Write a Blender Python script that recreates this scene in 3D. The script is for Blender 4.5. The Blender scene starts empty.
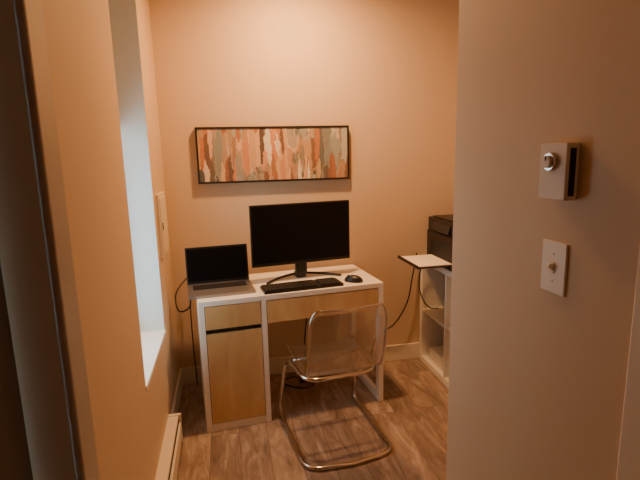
import bpy, bmesh, math, random
from mathutils import Vector, Matrix
random.seed(4)
S = bpy.context.scene
def lin(c):
    return tuple(((v/255)/12.92 if v/255<=0.04045 else ((v/255+0.055)/1.055)**2.4) for v in c)+(1,)

# ---------------------------------------------------------------- materials
def pmat(name, col, rough=0.5, metal=0.0, noise=0.0, nscale=20, bump=0.0, spec=0.5, coat=0.0):
    m=bpy.data.materials.new(name); m.use_nodes=True
    nt=m.node_tree; b=nt.nodes['Principled BSDF']
    c=lin(col)
    b.inputs['Base Color'].default_value=c
    b.inputs['Roughness'].default_value=rough
    b.inputs['Metallic'].default_value=metal
    b.inputs['Specular IOR Level'].default_value=spec
    b.inputs['Coat Weight'].default_value=coat
    tc=nt.nodes.new('ShaderNodeTexCoord')
    n=nt.nodes.new('ShaderNodeTexNoise'); n.inputs['Scale'].default_value=nscale; n.inputs['Detail'].default_value=4
    nt.links.new(tc.outputs['Object'],n.inputs['Vector'])
    if noise>0:
        mx=nt.nodes.new('ShaderNodeMix'); mx.data_type='RGBA'
        mx.inputs['A'].default_value=tuple(v*(1-noise) for v in c[:3])+(1,)
        mx.inputs['B'].default_value=tuple(min(1,v*(1+noise)) for v in c[:3])+(1,)
        nt.links.new(n.outputs['Fac'],mx.inputs['Factor'])
        nt.links.new(mx.outputs['Result'],b.inputs['Base Color'])
    if bump>0:
        bp=nt.nodes.new('ShaderNodeBump'); bp.inputs['Strength'].default_value=bump; bp.inputs['Distance'].default_value=0.002
        nt.links.new(n.outputs['Fac'],bp.inputs['Height']); nt.links.new(bp.outputs['Normal'],b.inputs['Normal'])
    return m

def floor_mat():
    m=bpy.data.materials.new('laminate_planks'); m.use_nodes=True
    nt=m.node_tree; N=nt.nodes; L=nt.links; b=N['Principled BSDF']
    tc=N.new('ShaderNodeTexCoord')
    mp=N.new('ShaderNodeMapping'); mp.inputs['Rotation'].default_value=(0,0,math.radians(90)); L.new(tc.outputs['Object'],mp.inputs['Vector'])
    br=N.new('ShaderNodeTexBrick'); L.new(mp.outputs['Vector'],br.inputs['Vector'])
    br.inputs['Color1'].default_value=(0,0,0,1); br.inputs['Color2'].default_value=(1,1,1,1); br.inputs['Mortar'].default_value=(0.5,0.5,0.5,1)
    br.inputs['Scale'].default_value=1; br.inputs['Mortar Size'].default_value=0.0012; br.inputs['Brick Width'].default_value=1.2; br.inputs['Row Height'].default_value=0.15
    br.offset=0.37
    add=N.new('ShaderNodeVectorMath'); add.operation='MULTIPLY_ADD'
    L.new(br.outputs['Color'],add.inputs[0]); add.inputs[1].default_value=(7,7,7); L.new(tc.outputs['Object'],add.inputs[2])
    mp2=N.new('ShaderNodeMapping'); mp2.inputs['Scale'].default_value=(15,3.4,1); L.new(add.outputs[0],mp2.inputs['Vector'])
    n=N.new('ShaderNodeTexNoise'); n.inputs['Scale'].default_value=1.0; n.inputs['Detail'].default_value=8; n.inputs['Roughness'].default_value=0.68; n.inputs['Distortion'].default_value=1.0
    L.new(mp2.outputs['Vector'],n.inputs['Vector'])
    r=N.new('ShaderNodeValToRGB'); L.new(n.outputs['Fac'],r.inputs['Fac'])
    e=r.color_ramp.elements
    e[0].position=0.28; e[0].color=lin((98,80,68)); e[1].position=0.72; e[1].color=lin((192,172,155))
    x=e.new(0.5); x.color=lin((147,124,107))
    mr=N.new('ShaderNodeMapRange'); mr.inputs['To Min'].default_value=0.82; mr.inputs['To Max'].default_value=1.1; L.new(br.outputs['Color'],mr.inputs['Value'])
    mul=N.new('ShaderNodeMix'); mul.data_type='RGBA'; mul.blend_type='MULTIPLY'; mul.inputs['Factor'].default_value=1
    L.new(r.outputs['Color'],mul.inputs['A']); L.new(mr.outputs['Result'],mul.inputs['B'])
    mo=N.new('ShaderNodeMix'); mo.data_type='RGBA'; L.new(br.outputs['Fac'],mo.inputs['Factor']); L.new(mul.outputs['Result'],mo.inputs['A']); mo.inputs['B'].default_value=lin((80,62,52))
    L.new(mo.outputs['Result'],b.inputs['Base Color']); b.inputs['Roughness'].default_value=0.42
    return m

def birch_mat():
    m=bpy.data.materials.new('birch_veneer'); m.use_nodes=True
    nt=m.node_tree; N=nt.nodes; L=nt.links; b=N['Principled BSDF']
    tc=N.new('ShaderNodeTexCoord'); mp=N.new('ShaderNodeMapping'); mp.inputs['Scale'].default_value=(9,9,2.5); L.new(tc.outputs['Object'],mp.inputs['Vector'])
    n=N.new('ShaderNodeTexNoise'); n.inputs['Scale'].default_value=1.2; n.inputs['Detail'].default_value=6; n.inputs['Distortion'].default_value=1.0; L.new(mp.outputs['Vector'],n.inputs['Vector'])
    r=N.new('ShaderNodeValToRGB'); L.new(n.outputs['Fac'],r.inputs['Fac']); e=r.color_ramp.elements
    e[0].position=0.25; e[0].color=lin((192,152,98)); e[1].position=0.8; e[1].color=lin((218,182,128))
    L.new(r.outputs['Color'],b.inputs['Base Color']); b.inputs['Roughness'].default_value=0.38
    return m

def painting_mat():
    m=bpy.data.materials.new('abstract_brushstrokes'); m.use_nodes=True
    nt=m.node_tree; N=nt.nodes; L=nt.links; b=N['Principled BSDF']
    tc=N.new('ShaderNodeTexCoord')
    nz=N.new('ShaderNodeTexNoise'); nz.inputs['Scale'].default_value=26; nz.inputs['Detail'].default_value=6; L.new(tc.outputs['Object'],nz.inputs['Vector'])
    ma=N.new('ShaderNodeVectorMath'); ma.operation='MULTIPLY_ADD'; L.new(nz.outputs['Color'],ma.inputs[0]); ma.inputs[1].default_value=(0.03,0,0.10); L.new(tc.outputs['Object'],ma.inputs[2])
    def strokes(sx,sz,off):
        mp=N.new('ShaderNodeMapping'); mp.inputs['Scale'].default_value=(sx,1,sz); mp.inputs['Location'].default_value=(off,0.5,off); L.new(ma.outputs[0],mp.inputs['Vector'])
        v=N.new('ShaderNodeTexVoronoi'); v.feature='SMOOTH_F1'; v.inputs['Smoothness'].default_value=0.18; v.inputs['Scale'].default_value=1; v.inputs['Randomness'].default_value=0.9; L.new(mp.outputs['Vector'],v.inputs['Vector'])
        s=N.new('ShaderNodeSeparateColor'); L.new(v.outputs['Color'],s.inputs['Color']); return s
    s1=strokes(17,3.2,3.3); s2=strokes(36,5.5,9.1)
    sp=N.new('ShaderNodeSeparateXYZ'); L.new(tc.outputs['Object'],sp.inputs['Vector'])
    def ramp(cols,src):
        r=N.new('ShaderNodeValToRGB'); e=r.color_ramp.elements
        e[0].position=0.1; e[0].color=lin(cols[0]); e[1].position=0.1+0.8/(len(cols)-1); e[1].color=lin(cols[1])
        for i,c in enumerate(cols[2:],2):
            q=e.new(0.1+0.8*i/(len(cols)-1)); q.color=lin(c)
        L.new(src,r.inputs['Fac']); return r
    rA=ramp([(208,138,82),(212,196,162),(212,158,106),(164,152,130),(200,124,70),(220,206,176),(142,124,104),(216,176,130)],s1.outputs[0])
    rB=ramp([(88,90,84),(160,158,146),(116,118,112),(190,146,102),(62,62,58),(176,170,154),(110,112,106),(132,118,98)],s1.outputs[1])
    nx=N.new('ShaderNodeTexNoise'); nx.inputs['Scale'].default_value=5; L.new(ma.outputs[0],nx.inputs['Vector'])
    ab=N.new('ShaderNodeMath'); ab.operation='ABSOLUTE'; L.new(sp.outputs['X'],ab.inputs[0])
    ad=N.new('ShaderNodeMath'); ad.operation='ADD'; L.new(ab.outputs[0],ad.inputs[0]); L.new(nx.outputs['Fac'],ad.inputs[1])
    gt=N.new('ShaderNodeMapRange'); gt.inputs['From Min'].default_value=0.64; gt.inputs['From Max'].default_value=0.72; L.new(ad.outputs[0],gt.inputs['Value'])
    mx=N.new('ShaderNodeMix'); mx.data_type='RGBA'; L.new(gt.outputs['Result'],mx.inputs['Factor']); L.new(rA.outputs['Color'],mx.inputs['A']); L.new(rB.outputs['Color'],mx.inputs['B'])
    rC=ramp([(218,204,176),(192,118,70),(74,68,62),(208,164,118)],s2.outputs[0])
    g2=N.new('ShaderNodeMapRange'); g2.inputs['From Min'].default_value=0.56; g2.inputs['From Max'].default_value=0.66; L.new(s2.outputs[2],g2.inputs['Value'])
    m2=N.new('ShaderNodeMix'); m2.data_type='RGBA'; L.new(g2.outputs['Result'],m2.inputs['Factor']); L.new(mx.outputs['Result'],m2.inputs['A']); L.new(rC.outputs['Color'],m2.inputs['B'])
    L.new(m2.outputs['Result'],b.inputs['Base Color']); b.inputs['Roughness'].default_value=0.7
    bp=N.new('ShaderNodeBump'); bp.inputs['Strength'].default_value=0.2; bp.inputs['Distance'].default_value=0.003; L.new(nz.outputs['Fac'],bp.inputs['Height']); L.new(bp.outputs['Normal'],b.inputs['Normal'])
    return m

def clear_mat(name, tint, base, edge):
    m=bpy.data.materials.new(name); m.use_nodes=True
    nt=m.node_tree; N=nt.nodes; L=nt.links; N.remove(N['Principled BSDF'])
    out=N['Material Output']
    t=N.new('ShaderNodeBsdfTransparent'); t.inputs['Color'].default_value=tint
    g=N.new('ShaderNodeBsdfGlossy'); g.inputs['Roughness'].default_value=0.06; g.inputs['Color'].default_value=(0.95,0.95,0.95,1)
    lw=N.new('ShaderNodeLayerWeight'); lw.inputs['Blend'].default_value=0.35
    mr=N.new('ShaderNodeMapRange'); mr.inputs['To Min'].default_value=base; mr.inputs['To Max'].default_value=edge; L.new(lw.outputs['Facing'],mr.inputs['Value'])
    mx=N.new('ShaderNodeMixShader'); L.new(mr.outputs['Result'],mx.inputs['Fac']); L.new(t.outputs[0],mx.inputs[1]); L.new(g.outputs[0],mx.inputs[2])
    L.new(mx.outputs[0],out.inputs['Surface'])
    return m

M={}
M['wall']=pmat('painted_wall',(207,182,152),0.62,noise=0.02,nscale=3,bump=0.05)
M['ceil']=pmat('ceiling_paint',(218,204,184),0.9,noise=0.02)
M['trim']=pmat('trim_paint',(226,216,200),0.45,noise=0.02)
M['jamb']=pmat('window_white',(234,236,234),0.5,noise=0.02)
M['door']=pmat('dark_door_paint',(112,102,96),0.5,noise=0.05)
M['casing']=pmat('casing_paint',(176,166,160),0.4,noise=0.03)
M['floor']=floor_mat()
M['birch']=birch_mat()
M['white']=pmat('white_laminate',(234,228,216),0.4,noise=0.02)
M['black']=pmat('black_plastic',(22,21,21),0.4,noise=0.05)
M['screen']=pmat('screen_glass_off',(8,8,8),0.35,spec=0.2)
M['key']=pmat('key_plastic',(34,32,32),0.5)
M['silver']=pmat('laptop_aluminium',(150,144,138),0.35,metal=0.7,noise=0.03)
M['chrome']=pmat('chrome_tube',(205,200,195),0.14,metal=1.0)
M['paint']=painting_mat()
M['frame']=pmat('dark_frame',(26,20,17),0.5)
M['paper']=pmat('paper',(240,232,216),0.8)
M['plate']=pmat('plate_plastic',(230,222,206),0.4)
M['therm']=pmat('thermostat_plastic',(218,206,188),0.45)
M['dark']=pmat('dark_slot',(16,14,12),0.6)
M['blind']=pmat('added_blind_fabric',(120,120,116),0.8,noise=0.05)
M['panel']=pmat('panel_paint',(216,200,176),0.5,noise=0.02)
M['clear']=clear_mat('clear_acrylic',(0.90,0.89,0.87,1),0.06,0.8)
M['rim']=clear_mat('clear_acrylic_rim',(0.75,0.73,0.70,1),0.35,0.9)
M['glass']=clear_mat('window_glass',(0.96,0.98,0.98,1),0.04,0.5)

# ---------------------------------------------------------------- builder
class B:
    def __init__(s): s.bm=bmesh.new(); s.mats=[]
    def mi(s,k):
        if k not in s.mats: s.mats.append(k)
        return s.mats.index(k)
    def _fin(s,verts,k,smooth=False):
        i=s.mi(k); fs=set()
        for v in verts:
            for f in v.link_faces: fs.add(f)
        for f in fs: f.material_index=i; f.smooth=smooth
    def box(s,a,b,k,rot=None,piv=None):
        c=Vector([(a[i]+b[i])/2 for i in range(3)]); d=[abs(b[i]-a[i]) for i in range(3)]
        r=bmesh.ops.create_cube(s.bm,size=1); vs=r['verts']
        Mx=Matrix.Translation(c)@Matrix.Diagonal((*d,1))
        if rot is not None:
            p=Vector(piv) if piv else c
            Mx=Matrix.Translation(p)@rot.to_4x4()@Matrix.Translation(-p)@Mx
        bmesh.ops.transform(s.bm,matrix=Mx,verts=vs); s._fin(vs,k)
    def cyl(s,p1,p2,r,k,seg=24,r2=None):
        p1=Vector(p1);p2=Vector(p2);d=p2-p1
        q=bmesh.ops.create_cone(s.bm,cap_ends=True,segments=seg,radius1=r,radius2=r if r2 is None else r2,depth=d.length); vs=q['verts']
        Mx=Matrix.Translation((p1+p2)/2)@d.to_track_quat('Z','Y').to_matrix().to_4x4()
        bmesh.ops.transform(s.bm,matrix=Mx,verts=vs); s._fin(vs,k)
        for v in vs:
            for f in v.link_faces:
                if len(f.verts)==4: f.smooth=True
    def ell(s,c,sc,k,cut=None):
        q=bmesh.ops.create_uvsphere(s.bm,u_segments=24,v_segments=14,radius=1); vs=q['verts']
        for v in vs:
            v.co=Vector((v.co.x*sc[0],v.co.y*sc[1],v.co.z*sc[2]))+Vector(c)
            if cut is not None and v.co.z<cut: v.co.z=cut
        s._fin(vs,k,True)
    def tube(s,pts,r,k,closed=False,seg=12):
        pts=[Vector(p) for p in pts]; n=len(pts); rings=[]
        def tan(i):
            if closed: return (pts[(i+1)%n]-pts[(i-1)%n]).normalized()
            return (pts[min(i+1,n-1)]-pts[max(i-1,0)]).normalized()
        t=tan(0); u=t.orthogonal().normalized(); mi=s.mi(k)
        for i in range(n):
            t=tan(i); u=(u-t*u.dot(t)).normalized(); w=t.cross(u)
            rings.append([s.bm.verts.new(pts[i]+(u*math.cos(a)+w*math.sin(a))*r) for a in [2*math.pi*j/seg for j in range(seg)]])
        m=n if closed else n-1
        for i in range(m):
            A=rings[i];Bq=rings[(i+1)%n]; off=0
            if closed and i==n-1:
                off=min(range(seg),key=lambda o:(A[0].co-Bq[o].co).length)
            for j in range(seg):
                f=s.bm.faces.new((A[j],A[(j+1)%seg],Bq[(j+1+off)%seg],Bq[(j+off)%seg])); f.smooth=True; f.material_index=mi
        if not closed:
            for R in (rings[0],rings[-1]):
                f=s.bm.faces.new(R); f.material_index=mi
    def grid(s,P,k):
        mi=s.mi(k); V=[[s.bm.verts.new(p) for p in row] for row in P]
        for i in range(len(V)-1):
            for j in range(len(V[0])-1):
                f=s.bm.faces.new((V[i][j],V[i][j+1],V[i+1][j+1],V[i+1][j])); f.smooth=True; f.material_index=mi
    def done(s,name,loc=(0,0,0),rz=0,bevel=0.0,parent=None,solid=0):
        bmesh.ops.recalc_face_normals(s.bm,faces=s.bm.faces)
        me=bpy.data.meshes.new(name); s.bm.to_mesh(me); s.bm.free()
        for k in s.mats: me.materials.append(M[k])
        o=bpy.data.objects.new(name,me); S.collection.objects.link(o)
        o.location=loc; o.rotation_euler=(0,0,math.radians(rz))
        if solid:
            q=o.modifiers.new('s','SOLIDIFY'); q.thickness=solid; q.offset=0
        if bevel:
            q=o.modifiers.new('b','BEVEL'); q.width=bevel; q.segments=2; q.limit_method='ANGLE'; q.angle_limit=math.radians(50)
        if parent: o.parent=parent
        return o
def smooth(pts,n=8,closed=False):
    P=[Vector(p) for p in pts]; out=[]; N=len(P)
    rng=range(N) if closed else range(N-1)
    for i in rng:
        if closed: a,b,c,d=P[i-1],P[i],P[(i+1)%N],P[(i+2)%N]
        else: a,b,c,d=P[max(i-1,0)],P[i],P[i+1],P[min(i+2,N-1)]
        for j in range(n):
            t=j/n
            out.append(0.5*((2*b)+(c-a)*t+(2*a-5*b+4*c-d)*t*t+(-a+3*b-3*c+d)*t**3))
    if not closed: out.append(P[-1])
    return out
def fillet(pts,r,n=6):
    P=[Vector(p) for p in pts]; out=[P[0]]
    for i in range(1,len(P)-1):
        a,b,c=P[i-1],P[i],P[i+1]; d1=(a-b).normalized(); d2=(c-b).normalized()
        rr=min(r,(a-b).length*0.49,(c-b).length*0.49)
        s=b+d1*rr; e=b+d2*rr
        for j in range(n+1):
            t=j/n; out.append(s*(1-t)**2+b*2*t*(1-t)+e*t*t)
    out.append(P[-1]); return out

def simple(name,boxes,bevel=0.0):
    b=B()
    for a,c,k in boxes: b.box(a,c,k)
    return b.done(name,bevel=bevel)

# ---------------------------------------------------------------- room shell
XL=-0.364; XR=0.707; YB=3.06; ZC=2.6; XN=1.74; YE=1.372; Y0=-1.2; T=0.2
WY0,WY1,WZ0,WZ1=1.893,2.55,0.58,2.42
simple('floor',[((XL-0.25,Y0-0.1,-0.1),(XN+0.1,YB+0.1,0),'floor')])
simple('ceiling',[((XL-0.25,Y0-0.1,ZC),(XN+0.1,YB+0.1,ZC+0.1),'ceil')])
simple('wall_back',[((XL-T,YB,0),(XN+0.1,YB+0.1,ZC),'wall')])
DY0,DY1,DZ=0.15,1.03,2.05
simple('wall_left',[
 ((XL-T,WY1,0),(XL,YB,ZC),'wall'),
 ((XL-T,WY0,0),(XL,WY1,WZ0-0.02),'wall'),
 ((XL-T,WY0,WZ1),(XL,WY1,ZC),'wall'),
 ((XL-T,DY1,0),(XL,WY0,ZC),'wall'),
 ((XL-T,DY0,DZ),(XL,DY1,ZC),'wall'),
 ((XL-T,Y0,0),(XL,DY0,ZC),'wall')])
simple('wall_right',[((XR,Y0,0),(XN,YE,ZC),'wall')],bevel=0.006)
simple('wall_nook_right',[((XN,YE-0.1,0),(XN+0.1,YB,ZC),'wall')])
simple('wall_front',[((XL-T,Y0-0.1,0),(XN,Y0,ZC),'wall')])
simple('baseboard_back',[((XL,YB-0.014,0),(XN,YB,0.12),'trim')],bevel=0.004)
simple('baseboard_right',[((XN-0.014,YE,0),(XN,YB-0.014,0.12),'trim')],bevel=0.004)
simple('baseboard_left',[((XL,2.45,0),(XL+0.014,YB-0.014,0.12),'trim')],bevel=0.004)
# window (blind is unseen, added to dim the upper jamb)
win=bpy.data.objects.new('window_1',None); S.collection.objects.link(win)
b=B(); xi=XL-T; 
b.box((xi,WY0,WZ0-0.02),(XL+0.004,WY1,WZ0),'jamb')
b.box((xi,WY1-0.006,WZ0),(XL-0.001,WY1,WZ1),'jamb')
b.box((xi,WY0,WZ0),(XL-0.001,WY0+0.006,WZ1),'jamb')
b.box((xi,WY0,WZ1-0.006),(XL-0.001,WY1,WZ1),'jamb')
for a,c in [((WY0+.006,WZ0),(WY0+.05,WZ1-.006)),((WY1-.05,WZ0),(WY1-.006,WZ1-.006)),((WY0+.05,WZ0),(WY1-.05,WZ0+.05)),((WY0+.05,WZ1-.056),(WY1-.05,WZ1-.006)),((WY0+.05,1.45),(WY1-.05,1.49))]:
    b.box((xi,a[0],a[1]),(xi+0.04,c[0],c[1]),'jamb')
b.box((xi+0.015,WY0+.05,WZ0+.05),(xi+0.02,WY1-.05,WZ1-.05),'glass')
b.done('window_frame',parent=win)
b=B()
b.box((xi+0.05,WY0+.01,1.66),(xi+0.053,WY1-.01,WZ1-.05),'blind')
b.cyl((xi+0.065,WY0+.01,WZ1-.035),(xi+0.065,WY1-.01,WZ1-.035),0.022,'blind')
b.cyl((xi+0.0515,WY0+.01,1.66),(xi+0.0515,WY1-.01,1.66),0.008,'jamb')
b.done('added_blind',parent=win)
# door on hall left
b=B()
b.box((XL-0.12,DY0+.01,0.008),(XL-0.08,DY1-.01,DZ-.01),'door')
for z0,z1 in ((0.2,0.95),(1.1,1.9)):
    b.box((XL-0.08,DY0+.13,z0),(XL-0.074,DY1-.13,z1),'door')
b.cyl((XL-0.08,0.22,1.0),(XL-0.03,0.22,1.0),0.01,'chrome'); b.ell((XL-0.03,0.22,1.0),(0.018,0.026,0.026),'chrome')
b.done('door_1',bevel=0.003)
simple('trim_1',[((XL,DY1-.005,0),(XL+0.02,DY1+.10,DZ+.07),'casing'),((XL,DY0-.09,0),(XL+0.02,DY0+.005,DZ+.07),'casing'),((XL,DY0+.005,DZ-.005),(XL+0.02,DY1-.005,DZ+.07),'casing')],bevel=0.006)
simple('trim_2',[((XR-0.018,0.57,0),(XR,0.665,2.12),'trim'),((XR-0.012,0.0,0),(XR,0.57,2.05),'door')],bevel=0.004)
# baseboard heater
b=B(); hx=XL+0.065
b.box((XL,1.32,0.02),(hx-.012,2.40,0.155),'trim'); b.box((hx-.012,1.32,0.035),(hx,2.40,0.115),'trim')
b.box((hx-.012,1.32,0.12),(hx-.010,2.40,0.14),'dark'); b.box((XL,1.315,0.0),(hx,1.335,0.16),'trim'); b.box((XL,2.385,0.0),(hx,2.405,0.16),'trim')
b.done('baseboard_heater',bevel=0.003)
# panel on left wall
b=B(); b.box((XL,2.63,0.955),(XL+0.014,2.90,1.305),'panel'); b.box((XL+.014,2.65,0.975),(XL+0.02,2.88,1.285),'panel'); b.box((XL+.02,2.66,1.11),(XL+.024,2.675,1.15),'dark')
b.done('electrical_panel',bevel=0.003)
# thermostat and switch
b=B(); b.box((0.677,0.839,1.394),(XR,0.92,1.51),'therm')
b.cyl((0.679,0.882,1.472),(0.668,0.882,1.472),0.019,'chrome'); b.cyl((0.67,0.882,1.472),(0.662,0.882,1.472),0.013,'therm'); b.box((0.6605,0.881,1.474),(0.663,0.884,1.485),'dark')
b.box((0.685,0.8375,1.402),(0.699,0.842,1.50),'dark')
b.done('thermostat',bevel=0.003)
b=B(); b.box((XR-0.006,0.85,1.183),(XR,0.926,1.298),'plate')
b.box((XR-.008,0.882,1.228),(XR-.005,0.894,1.253),'panel'); b.box((XR-.019,0.8845,1.238),(XR-.005,0.8915,1.248),'plate',rot=Matrix.Rotation(0.4,3,'Y'))
for z in (1.21,1.271): b.cyl((XR-.005,.888,z),(XR-.0075,.888,z),0.003,'therm',12)
b.done('light_switch',bevel=0.002)

# ---------------------------------------------------------------- painting
b=B(); w,h=0.97,0.345
f=.012
b.box((-w/2,-0.03,-h/2),(w/2,0,h/2),'frame')
b.box((-w/2,-0.037,-h/2),(w/2,-.03,-h/2+f),'frame'); b.box((-w/2,-0.037,h/2-f),(w/2,-.03,h/2),'frame')
b.box((-w/2,-0.037,-h/2+f),(-w/2+f,-.03,h/2-f),'frame'); b.box((w/2-f,-0.037,-h/2+f),(w/2,-.03,h/2-f),'frame')
b.box((-w/2+f,-0.033,-h/2+f),(w/2-f,-0.029,h/2-f),'paint')
b.done('abstract_wall_painting',loc=(0.328,YB-0.001,1.505))

# ---------------------------------------------------------------- desk
DL=(-0.172,2.435,0); DR=5.3
b=B(); W,D=1.055,0.5
b.box((0,0,.722),(W,D,.75),'white')
b.box((0,0.002,0),(.03,D,.722),'white'); b.box((.33,0.002,0),(.36,D,.722),'white')
b.box((.03,.03,.03),(.33,D-.01,.06),'white'); b.box((.03,.004,0.0),(.33,.03,.045),'white')
b.box((.03,D-.015,.06),(.33,D-.005,.722),'white')
b.box((.033,.0,.05),(.327,.018,.565),'birch')
b.box((.033,.0,.592),(.327,.018,.718),'birch')
b.box((.03,.03,.56),(.33,.05,.60),'dark'); b.box((.03,.019,.05),(.33,.021,.718),'dark')
b.box((.363,.0,.59),(W-.033,.018,.716),'birch'); b.box((.37,.018,.60),(W-.04,.42,.70),'white')
b.box((.36,.47,.56),(W-.03,.485,.722),'white')
b.box((W-.03,.0,0),(W,.045,.722),'white'); b.box((W-.03,D-.045,0),(W,D,.722),'white')
b.box((W-.03,.045,.0),(W,D-.045,.045),'white'); b.box((W-.03,.045,.58),(W,D-.045,.722),'white')
b.done('desk',loc=DL,rz=DR,bevel=0.002)

# monitor
b=B(); w,h=0.62,0.365
b.box((-w/2,-.012,0),(w/2,.012,h),'black'); b.box((-w/2+.007,-.0135,.018),(w/2-.007,-.011,h-.007),'screen')
b.box((-.2,.012,.06),(.2,.035,.3),'black'); b.box((-.035,.02,-.07),(.035,.05,.16),'black')
b.box((-.03,.03,-.098),(.03,.09,-.07),'black',)
for sx in (-1,1):
    b.tube(smooth([(0,.10,-.088),(sx*.06,.075,-.087),(sx*.15,.03,-.09),(sx*.235,-.045,-.0925)],6),.0075,'black')
b.done('computer_monitor',loc=(0.438,2.755,0.8515),rz=8.5,bevel=0.003)

# laptop
b=B(); w=.36; d=.24
b.box((-w/2,-d,0),(w/2,0,.016),'silver'); b.box((-w/2+.03,-d*.50,.0155),(w/2-.03,-.02,.0168),'dark')
b.box((-.05,-d+.015,.0158),(.05,-d*.56,.0165),'silver')
for r in range(5):
    for c in range(14):
        x=-w/2+.033+c*.021; y=-.025-r*.0185
        b.box((x,y-.016,.0168),(x+.0185,y,.0185),'key')
R=Matrix.Rotation(math.radians(-8),3,'X'); pv=(0,0,.016)
b.box((-w/2,-.003,.016),(w/2,.003,.235),'silver',rot=R,piv=pv)
b.box((-w/2+.002,-.0045,.02),(w/2-.002,-.0029,.233),'black',rot=R,piv=pv)
b.box((-w/2+.010,-.0052,.035),(w/2-.010,-.0044,.222),'screen',rot=R,piv=pv)
b.done('laptop',loc=(-0.066,2.752,0.7505),rz=5.5,bevel=0.001)

# keyboard
b=B(); w,d=.46,.14
b.box((-w/2,-d/2,0),(w/2,d/2,.014),'black')
for r in range(6):
    c=0; x=-w/2+.008; y=d/2-.009-r*.0208-(0.004 if r else 0)
    while x<w/2-.02:
        wd=.0165
        if r==5 and 0.11<x+w/2<0.13: wd=.11
        if not (0.300<x+w/2<0.312 or 0.370<x+w/2<0.378):
            b.box((x,y-.0165,.013),(x+wd,y,.021),'key')
        x+=wd+.0025
b.done('keyboard',loc=(0.402,2.575,0.7505),rz=6.5,bevel=0.0)
b=B(); b.ell((0,0,.004),(.033,.058,.036),'black',cut=0.0); b.cyl((-.003,.032,.030),(.003,.032,.030),.008,'key',16)
b.done('computer_mouse',loc=(0.718,2.605,0.7505),rz=55)

# ---------------------------------------------------------------- chair
b=B()
prof=smooth([(.475,.405),(.468,.428),(.43,.440),(.32,.434),(.18,.424),(.09,.428),(.035,.465),(.005,.54),(-.02,.66),(-.045,.80)],5)
n=len(prof); P=[]; NX=16
L1=[];L2=[]
for i,p in enumerate(prof):
    y,z=p[0],p[1]
    t=i/(n-1); hw=.195
    if t<.08: hw-=.03*((.08-t)/.08)**2
    if t>.92: hw-=.035*((t-.92)/.08)**2
    row=[]
    for j in range(NX+1):
        u=-1+2*j/NX
        dish=.018*(u*u); 
        if t<.55: q=Vector((u*hw,y,z+dish))
        else: q=Vector((u*hw,y+dish*1.2,z))
        if abs(t-.55)<.12:
            k=(t-.43)/.24; q=Vector((u*hw,y+dish*1.2*k,z+dish*(1-k)))
        row.append(q)
    P.append(row); L1.append(row[0]); L2.append(row[-1])
b.grid(P,'clear')
rim=L1+P[-1][1:-1]+L2[::-1]+P[0][1:-1][::-1]
shell=b
ch=bpy.data.objects.new('clear_cantilever_chair',None); S.collection.objects.link(ch)
ch.location=(0.532,2.03,0); ch.rotation_euler=(0,0,math.radians(6))
shell.done('seat_shell',parent=ch,solid=.005)
b=B(); b.tube(rim,.0055,'rim',closed=True,seg=8); b.done('shell_rim',parent=ch)
b=B(); r=.0115; z0=r+.001; hw=.232
fr=fillet([(-.0,.10,.402),(hw-.045,.10,.402),(hw-.02,.42,.405),(hw+.002,.56,z0),(hw,-.02,z0),(0,-.045,z0)],.09,8)
left=[Vector((-p.x,p.y,p.z)) for p in fr][::-1]
b.tube(fr[:-1]+left[:-1],r,'chrome',closed=True,seg=12)
for y in (.16,.36):
    b.cyl((-hw+.045,y,.403),(hw-.045,y,.403),.007,'chrome',12)
b.done('tube_frame',parent=ch)

# ---------------------------------------------------------------- shelf + printer
SX,SY0,SY1=1.33,2.27,3.04
b=B(); dp=.39; o=.038
b.box((0,0,.0),(dp,.77,o),'white'); b.box((0,0,.77-o),(dp,.77,.77),'white')
b.box((0,0,o),(dp,o,.77-o),'white'); b.box((0,.77-o,o),(dp,.77,.77-o),'white')
b.box((0.003,.377,o),(dp,.393,.77-o),'white')
b.box((0.003,o,.377),(dp,.377,.393),'white'); b.box((0.003,.393,.377),(dp,.77-o,.393),'white')
b.box((dp-.006,o,o),(dp-.002,.77-o,.77-o),'white')
b.done('cube_shelf',loc=(SX,SY0,0),bevel=0.0015)
b=B()
for i in range(7):
    b.box((0,0,.012*i),(.30,.22,.012*i+.0119),'paper',rot=Matrix.Rotation(random.uniform(-.06,.06),3,'Z'))
b.done('paper_stack',loc=(SX+.04,2.73,.0385),bevel=0)
# printer with a sheet in the output tray
pr=bpy.data.objects.new('printer',None); S.collection.objects.link(pr); pr.location=(SX+.005,2.50,.771)
b=B(); pw=.45; pd=.37
b.box((0,0,0.012),(pd,pw,.205),'black'); b.box((.006,.004,.211),(pd,pw-.004,.295),'black')
b.box((.004,.002,.205),(pd,pw-.002,.211),'dark'); b.box((.03,.02,.295),(pd-.03,pw-.02,.303),'black')
b.box((-.004,.06,.05),(.01,pw-.06,.15),'dark'); b.box((-.008,.12,.215),(.022,pw-.1,.27),'key',rot=Matrix.Rotation(.35,3,'Y'))
b.box((-.23,.06,.035),(.02,pw-.06,.043),'black'); b.box((-.235,.06,.035),(-.225,pw-.06,.055),'black')
for y in (.01,pw-.03):
    b.box((.02,y,0),(.05,y+.02,.012),'dark'); b.box((pd-.05,y,0),(pd-.02,y+.02,.012),'dark')
b.done('printer_body',bevel=0.006,parent=pr)
b=B(); b.box((-.222,.075,.0435),(.0,pw-.075,.0475),'paper'); b.done('printed_paper',parent=pr)

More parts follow.
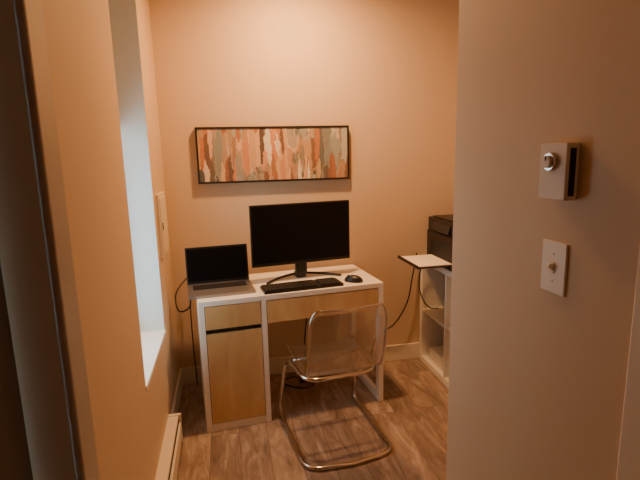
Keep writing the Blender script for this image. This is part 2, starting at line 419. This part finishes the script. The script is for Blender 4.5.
# ---------------------------------------------------------------- cables & odds
b=B()
b.tube(smooth([(1.30,3.035,.80),(1.26,3.02,.62),(1.22,3.01,.45),(1.12,3.0,.30),(1.0,3.02,.22),(.95,3.03,.02)],8),.005,'black',seg=8)
b.tube(smooth([(1.31,2.95,.78),(1.29,2.97,.60),(1.29,2.9,.50),(1.30,2.8,.47),(1.31,2.7,.50)],8),.004,'black',seg=8)
b.done('printer_cable')
b=B()
b.tube(smooth([(-.20,2.96,.80),(-.27,2.90,.76),(-.32,2.80,.70),(-.30,2.70,.63),(-.235,2.66,.66),(-.23,2.70,.74)],8),.005,'black',seg=8)
b.tube(smooth([(-.24,2.99,.80),(-.26,3.01,.55),(-.26,3.0,.30),(-.25,2.98,.02)],8),.004,'black',seg=8)
b.done('laptop_power_cable')
b=B()
b.box((.42,2.88,0),(.72,2.94,.035),'black')
b.tube(smooth([(.44,2.90,.03),(.36,2.82,.08),(.30,2.9,.012),(.40,2.80,.01),(.50,2.84,.01),(.46,2.92,.2),(.50,2.97,.5)],8),.005,'black',seg=8)
b.box((.46,2.885,.035),(.52,2.935,.09),'black')
b.done('power_strip',bevel=.003)

# ---------------------------------------------------------------- lights
def area(name,loc,size,power,col,rot=(0,0,0),shape='DISK',spread=180):
    l=bpy.data.lights.new(name,'AREA'); l.shape=shape; l.size=size; l.energy=power; l.color=col; l.spread=math.radians(spread)
    o=bpy.data.objects.new(name,l); o.location=loc; o.rotation_euler=rot; S.collection.objects.link(o); return o
b=B(); b.cyl((0,0,0),(0,0,.02),.13,'trim',40); fx=b.done('ceiling_light',loc=(0.46,2.50,ZC-.021))
area('nook_lamp',(0.46,2.50,ZC-.025),.16,44,(1.0,.51,.20),spread=168,rot=(math.radians(4),0,0))
area('hall_fill',(0.15,-0.4,ZC-.02),.3,.5,(1.0,.60,.34))  # weak fill added behind the camera to brighten the hall, no fixture
w=bpy.data.worlds.new('sky'); S.world=w; w.use_nodes=True
bg=w.node_tree.nodes['Background']; bg.inputs['Color'].default_value=(.62,.86,.95,1); bg.inputs['Strength'].default_value=6.0

# ---------------------------------------------------------------- camera
psi=math.radians(11.3); p=math.radians(10.4); rho=math.radians(1.4)
f=Vector((math.sin(psi)*math.cos(p),math.cos(psi)*math.cos(p),-math.sin(p)))
r0=Vector((math.cos(psi),-math.sin(psi),0)); u0=r0.cross(f)
U=u0*math.cos(rho)+r0*math.sin(rho); Rr=r0*math.cos(rho)-u0*math.sin(rho)
mt=Matrix((Rr,U,-f)).transposed().to_4x4(); mt.translation=Vector((0,0,1.5))
cd=bpy.data.cameras.new('camera'); cam=bpy.data.objects.new('camera',cd); S.collection.objects.link(cam)
cam.matrix_world=mt; cd.sensor_width=36; cd.lens=26.4; cd.clip_start=.02
S.camera=cam
